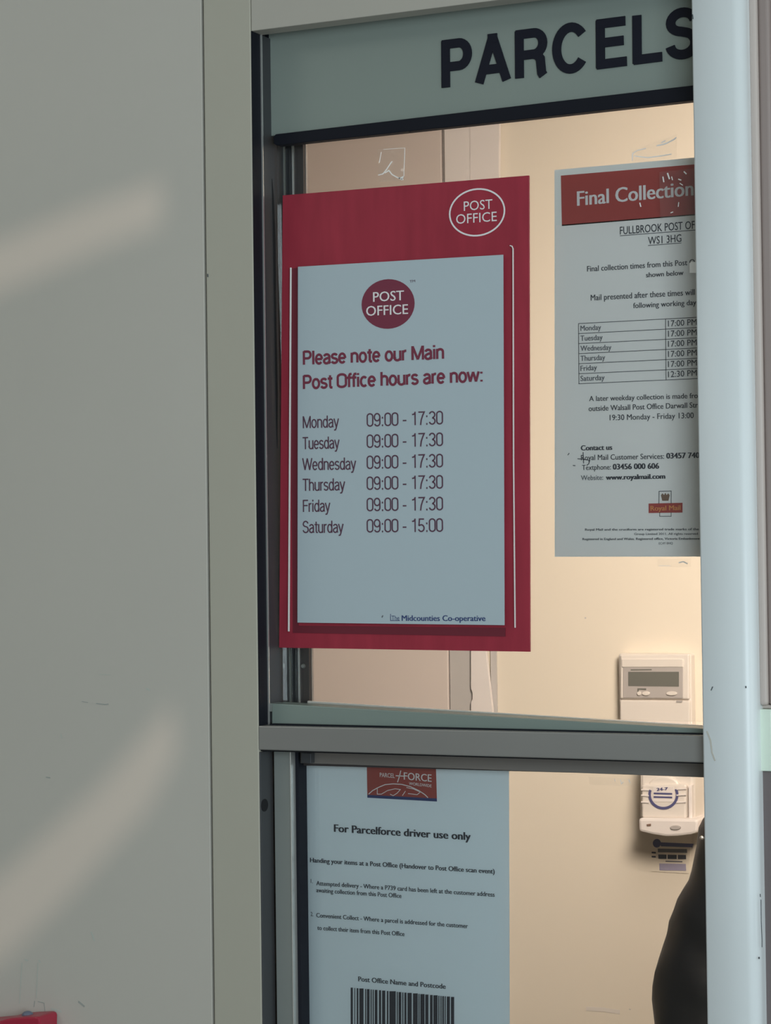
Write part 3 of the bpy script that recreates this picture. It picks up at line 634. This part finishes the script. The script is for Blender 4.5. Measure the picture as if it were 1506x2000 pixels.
pquad('indicator', [(1245, 1344.5), (1262, 1344.5), (1262, 1348), (1248, 1347), (1247, 1351), (1245, 1351)], Yc-.0018, .001, M['lcd'], hc)
pquad('maker_mark', [(1321, 1368), (1333, 1368), (1332, 1371.5), (1321, 1371.5)], Yc-.0008, .0012, M['plastic2'], hc)

# wall dispenser
Ye = BY-0.075
ds = thing('wall_dispenser', tuple(at(1305, 1640, BY)), 'white plastic wall dispenser with a blue ring emblem, below the heating controller', 'dispenser')
pquad('housing', [(1249, 1480), (1356, 1481), (1356, 1606), (1249, 1602)], Ye+.012, .063-.0005, M['plastic'], ds, 0.006)
pquad('cover', [(1253, 1532), (1340, 1532), (1340, 1599), (1253, 1597)], Ye, .02, M['plastic'], ds, 0.003)
pquad('side_rib', [(1344, 1535), (1351, 1533), (1352, 1600), (1345, 1602)], Ye+.004, .02, M['wtrim'], ds, 0.0015)
pquad('dome', ell(1296, 1534, 30, 18, 28), Ye+.006, .012, M['plastic'], ds, 0.003)
for i, yy in enumerate((1542, 1553, 1566)):
    pstroke('vent_rib', [(1253, yy), (1268, yy+1)], 2.6, Ye, .002, M['wtrim'], ds); pstroke('vent_rib', [(1322, yy-1+i), (1341, yy+i-2)], 2.6, Ye, .002, M['wtrim'], ds)
pstroke('blue_ring', ell(1296, 1552, 27, 26.5, 24, 0, math.radians(160), math.radians(384), False), 5, Ye-.0004, .0008, M['blueink'], ds)
pquad('label_plate', [(1276, 1536), (1316, 1537), (1316, 1566), (1276, 1566)], Ye-.0006, .0008, M['wtrim'], ds)
text('24-7', (1283, 1545), (1304, 1543), 6, Ye-.0012, M['blueink'], ds, .05)
for yy in (1550.5, 1557.5): pstroke('printed_rule', [(1277, yy-1), (1313, yy)], 3.2, Ye-.0008, .0004, M['blueink'], ds)
lw = [(1247, 1598), (1360, 1600), (1364, 1606), (1362, 1626), (1350, 1630), (1325, 1633), (1300, 1634), (1275, 1630), (1248, 1624)]
pquad('lower_nose', lw, Ye-.012, .085, M['wtrim'], ds, 0.004)
pquad('indicator', [(1263, 1610), (1271, 1609), (1271, 1613), (1264, 1614)], Ye-.0135, .002, M['brown'], ds)
pquad('button', ell(1319, 1616.5, 10.5, 4.5, 20), Ye-.0145, .004, M['plastic2'], ds, 0.0008)
cb = pstroke('cable', [(1357.5, 1470), (1358, 1540), (1358.5, 1596), (1362, 1606), (1362.5, 1625)], 2.4, BY-.004, .004, M['bmetal']); tag(cb, 'thin dark cable running down beside the wall dispenser', 'cable')
nt_ = thing('dispenser_leaflet', tuple(at(1307, 1700, BY)), 'small pale leaflet with blue print on the wall below the dispenser', 'leaflet')
Yn = BY-.0012
pquad('paper_sheet', [(1262, 1628), (1352, 1630), (1345, 1706), (1272, 1702)], Yn, .001, M['cream'], nt_)
Yo = Yn-.0004
pquad('printed_dot', ell(1283, 1647, 8, 8.5, 18), Yo, .0003, M['blueink'], nt_)
pquad('printed_band', [(1289, 1645), (1355, 1648), (1352, 1655), (1291, 1653)], Yo, .0003, M['blueink'], nt_)
for yy, m_, x0, x1, h in ((1661, 'grey', 1285, 1342, 7), (1673, 'ink', 1286, 1340, 8), (1682, 'grey', 1300, 1333, 2), (1693, 'lilac', 1288, 1340, 13)):
    pstroke('printed_band', [(x0, yy), ((x0+x1)/2, yy+.5), (x1, yy+1)], h, Yo, .0003, M[m_], nt_)
for yy in (1665, 1673): pstroke('printed_band', [(1273, yy), (1281, yy+.5)], 3, Yo, .0003, M['ink'], nt_)
for xx in (1303, 1323): pstroke('printed_gap', [(xx, 1668), (xx, 1679)], 2, Yo-.0002, .0002, M['cream'], nt_)

# ------------------------------------------------------------------ red box at lower left
Yr = -0.030
rb = thing('leaflet_box', tuple(at(20, 2120, 0)), 'red plastic box with a slate knob, low on the left wall panel', 'box')
pquad('body', [(-60, 1999), (0, 1994), (16, 1989), (40, 1987), (70, 1985.5), (76, 1987), (78, 1993), (76, 2120), (-60, 2120)], Yr, .0295, M['redp'], rb, 0.0018)
c = at(54, 1984.5, Yr+.014)
bm = bmesh.new(); bmesh.ops.create_uvsphere(bm, u_segments=20, v_segments=12, radius=1)
for v in bm.verts: v.co = Vector((c.x+v.co.x*.0055, Yr+.014+v.co.y*.0055, c.z+.0008+v.co.z*.004))
bm_obj('knob', bm, M['knob'], rb, True)

# ------------------------------------------------------------------ person behind the counter (mostly hidden)
def skin_mesh(verts, edges, radii, root=0, sub=2):
    me = bpy.data.meshes.new('t'); me.from_pydata(verts, edges, []); ob = bpy.data.objects.new('t', me); COL.objects.link(ob)
    md = ob.modifiers.new('s', 'SKIN'); md.use_smooth_shade = True
    for i, r_ in enumerate(radii):
        sv = me.skin_vertices[0].data[i]; sv.radius = r_ if isinstance(r_, tuple) else (r_, r_); sv.use_root = (i == root)
    if sub: s2 = ob.modifiers.new('u', 'SUBSURF'); s2.levels = sub; s2.render_levels = sub
    out = bpy.data.meshes.new_from_object(ob.evaluated_get(bpy.context.evaluated_depsgraph_get()))
    bpy.data.objects.remove(ob)
    for p in out.polygons: p.use_smooth = True
    return out
YPn = 0.74
sh = at(1514, 1535, YPn); el = at(1370, 1935, YPn)
cxp = sh.x+0.185; cyp = YPn
pr = thing('person', (cxp, cyp, 0), 'person in a black leather jacket behind the glass, mostly hidden by the pale post', 'person')
chestz = sh.z-0.06
sR = (sh.x, cyp, sh.z); sL = (cxp+.185, cyp, sh.z)
wr = (el.x+0.07, cyp-.10, el.z-0.21); elL = (cxp+.26, cyp+.02, el.z); wrL = (cxp+.24, cyp-.05, el.z-.24)
neck = (cxp, cyp+.005, sh.z+0.06); hd = (cxp, cyp-.01, sh.z+.13)
hipz = 0.88
bv = [(cxp, cyp, hipz+.06), (cxp, cyp, hipz+.22), (cxp, cyp, chestz), (cxp, cyp, sh.z+.01), neck, hd, (cxp, cyp-.015, sh.z+.21),
      (cxp, cyp-.01, sh.z+.285), sR, tuple(el), wr, sL, elL, wrL,
      (cxp-.09, cyp, hipz), (cxp-.10, cyp-.01, .48), (cxp-.10, cyp+.02, .09), (cxp+.09, cyp, hipz), (cxp+.10, cyp-.01, .48), (cxp+.10, cyp+.02, .09),
      (cxp-.105, cyp-.12, .04), (cxp+.105, cyp-.12, .04), (cxp, cyp-.085, sh.z+.125)]
be = [(0, 1), (1, 2), (2, 3), (3, 4), (4, 5), (5, 6), (6, 7), (3, 8), (8, 9), (9, 10), (3, 11), (11, 12), (12, 13), (0, 14), (14, 15), (15, 16), (0, 17), (17, 18), (18, 19), (16, 20), (19, 21), (5, 22)]
br = [(.13, .10), (.12, .095), (.14, .10), (.09, .07), .052, (.068, .085), (.075, .095), (.06, .075), .05, .037, .025, .05, .037, .025, .08, .055, .04, .08, .055, .04, .035, .035, .03]
body = link('body', skin_mesh(bv, be, br), M['skin'], pr)
def hand(w0, d, side):
    v = [w0]; e = []; r_ = [.024]; D = Vector(d).normalized(); Sd = Vector((side, 0, 0)); Sd = (Sd-D*Sd.dot(D)).normalized(); W0 = Vector(w0)
    v.append(tuple(W0+D*.05)); e.append((0, 1)); r_.append((.036, .016))
    for k in range(4):
        b0 = W0+D*.085+Sd*(k-1.5)*.02; ln = (.062, .074, .070, .054)[k]
        i = len(v); v += [tuple(b0), tuple(b0+D*ln*.55), tuple(b0+D*ln*.95+Vector((0, .012, 0)))]; e += [(1, i), (i, i+1), (i+1, i+2)]; r_ += [.011, .009, .0075]
    i = len(v); b0 = W0+D*.035-Sd*.03; v += [tuple(b0), tuple(b0+D*.035-Sd*.018), tuple(b0+D*.06-Sd*.022)]; e += [(1, i), (i, i+1), (i+1, i+2)]; r_ += [.013, .0105, .009]
    return skin_mesh(v, e, r_, 0, 1)
link('hand', hand(wr, (.25, -.35, -1), 1), M['skin'], pr); link('hand', hand(wrL, (-.05, -.2, -1), -1), M['skin'], pr)
def wrinkle(me, amp, fr):
    for v in me.vertices:
        q = Vector(v.co); n_ = noise.noise(Vector((q.x*fr*.6, q.y*fr, q.z*fr*1.6+q.x*fr*.8)))+.5*noise.noise(q*fr*2.3)
        v.co = q+Vector(v.normal)*n_*amp
jv = [(cxp, cyp, hipz-.02), (cxp, cyp, hipz+.10), (cxp, cyp, hipz+.24), (cxp, cyp, chestz), (cxp, cyp, sh.z+.015), (cxp, cyp+.01, sh.z+.055),
      sR, tuple(Vector(sR).lerp(el, .55)), tuple(el), tuple(el.lerp(Vector(wr), .92)), sL, elL, wrL]
je = [(0, 1), (1, 2), (2, 3), (3, 4), (4, 5), (4, 6), (6, 7), (7, 8), (8, 9), (4, 10), (10, 11), (11, 12)]
jr = [(.19, .14), (.18, .135), (.16, .13), (.175, .13), (.12, .10), .075, 0.071, .064, .070, .053, .082, .064, .05]
jm = skin_mesh(jv, je, jr, 0, 3); wrinkle(jm, .007, 15)
jk = link('jacket', jm, M['leather'], pr); jk['label'] = 'black leather jacket'
tv = [(cxp, cyp, hipz+.04), (cxp-.10, cyp, hipz-.06), (cxp-.105, cyp-.01, .48), (cxp-.105, cyp+.01, .10), (cxp+.10, cyp, hipz-.06), (cxp+.105, cyp-.01, .48), (cxp+.105, cyp+.01, .10)]
link('trousers', skin_mesh(tv, [(0, 1), (1, 2), (2, 3), (0, 4), (4, 5), (5, 6)], [(.17, .13), .105, .078, .065, .105, .078, .065]), M['cloth'], pr)
for s_ in (-1, 1):
    link('shoe', skin_mesh([(cxp+s_*.105, cyp+.04, .05), (cxp+s_*.108, cyp-.05, .045), (cxp+s_*.11, cyp-.14, .035)], [(0, 1), (1, 2)], [.05, .045, .034], 0, 2), M['black'], pr)
hz = sh.z+.21
def ball(name, c_, r_, m_, parent, cut=None):
    bm = bmesh.new(); bmesh.ops.create_uvsphere(bm, u_segments=24, v_segments=16, radius=1)
    for v in bm.verts: v.co = Vector((c_[0]+v.co.x*r_[0], c_[1]+v.co.y*r_[1], c_[2]+v.co.z*r_[2]))
    if cut:
        kill = [v for v in bm.verts if cut(v.co)]; bmesh.ops.delete(bm, geom=kill, context='VERTS')
    return bm_obj(name, bm, m_, parent, True)
ball('hair', (cxp, cyp+.005, hz+.035), (.092, .112, .115), M['hair'], pr, lambda c: c.y < cyp-.05 and c.z < hz+.07 or c.z < hz-.05)
for s_ in (-1, 1):
    ball('eye', (cxp+s_*.032, cyp-.098, hz+.012), (.012, .010, .008), M['white'], pr); ball('pupil', (cxp+s_*.032, cyp-.107, hz+.012), (.005, .003, .005), M['black'], pr)
    ball('ear', (cxp+s_*.082, cyp, hz), (.012, .02, .032), M['skin'], pr); ball('eyebrow', (cxp+s_*.032, cyp-.103, hz+.03), (.018, .006, .004), M['hair'], pr)
ball('nose', (cxp, cyp-.112, hz-.015), (.013, .018, .026), M['skin'], pr); ball('mouth', (cxp, cyp-.103, hz-.058), (.024, .008, .007), M['maroon'], pr)
st = at(1371, 1637, YPn-.075); ball('stud', (st.x, st.y, st.z), (.0026, .0026, .0026), M['lip'], jk)

ct = box('worktop', JX+.05, 1.85, 0.11, 0.42, 0.86, 0.90, M['wood'], None, 0.004); tag(ct, 'pale wooden worktop behind the glass hatch', 'worktop')
for o in bpy.data.objects:
    if 'base' in o.keys(): del o['base']
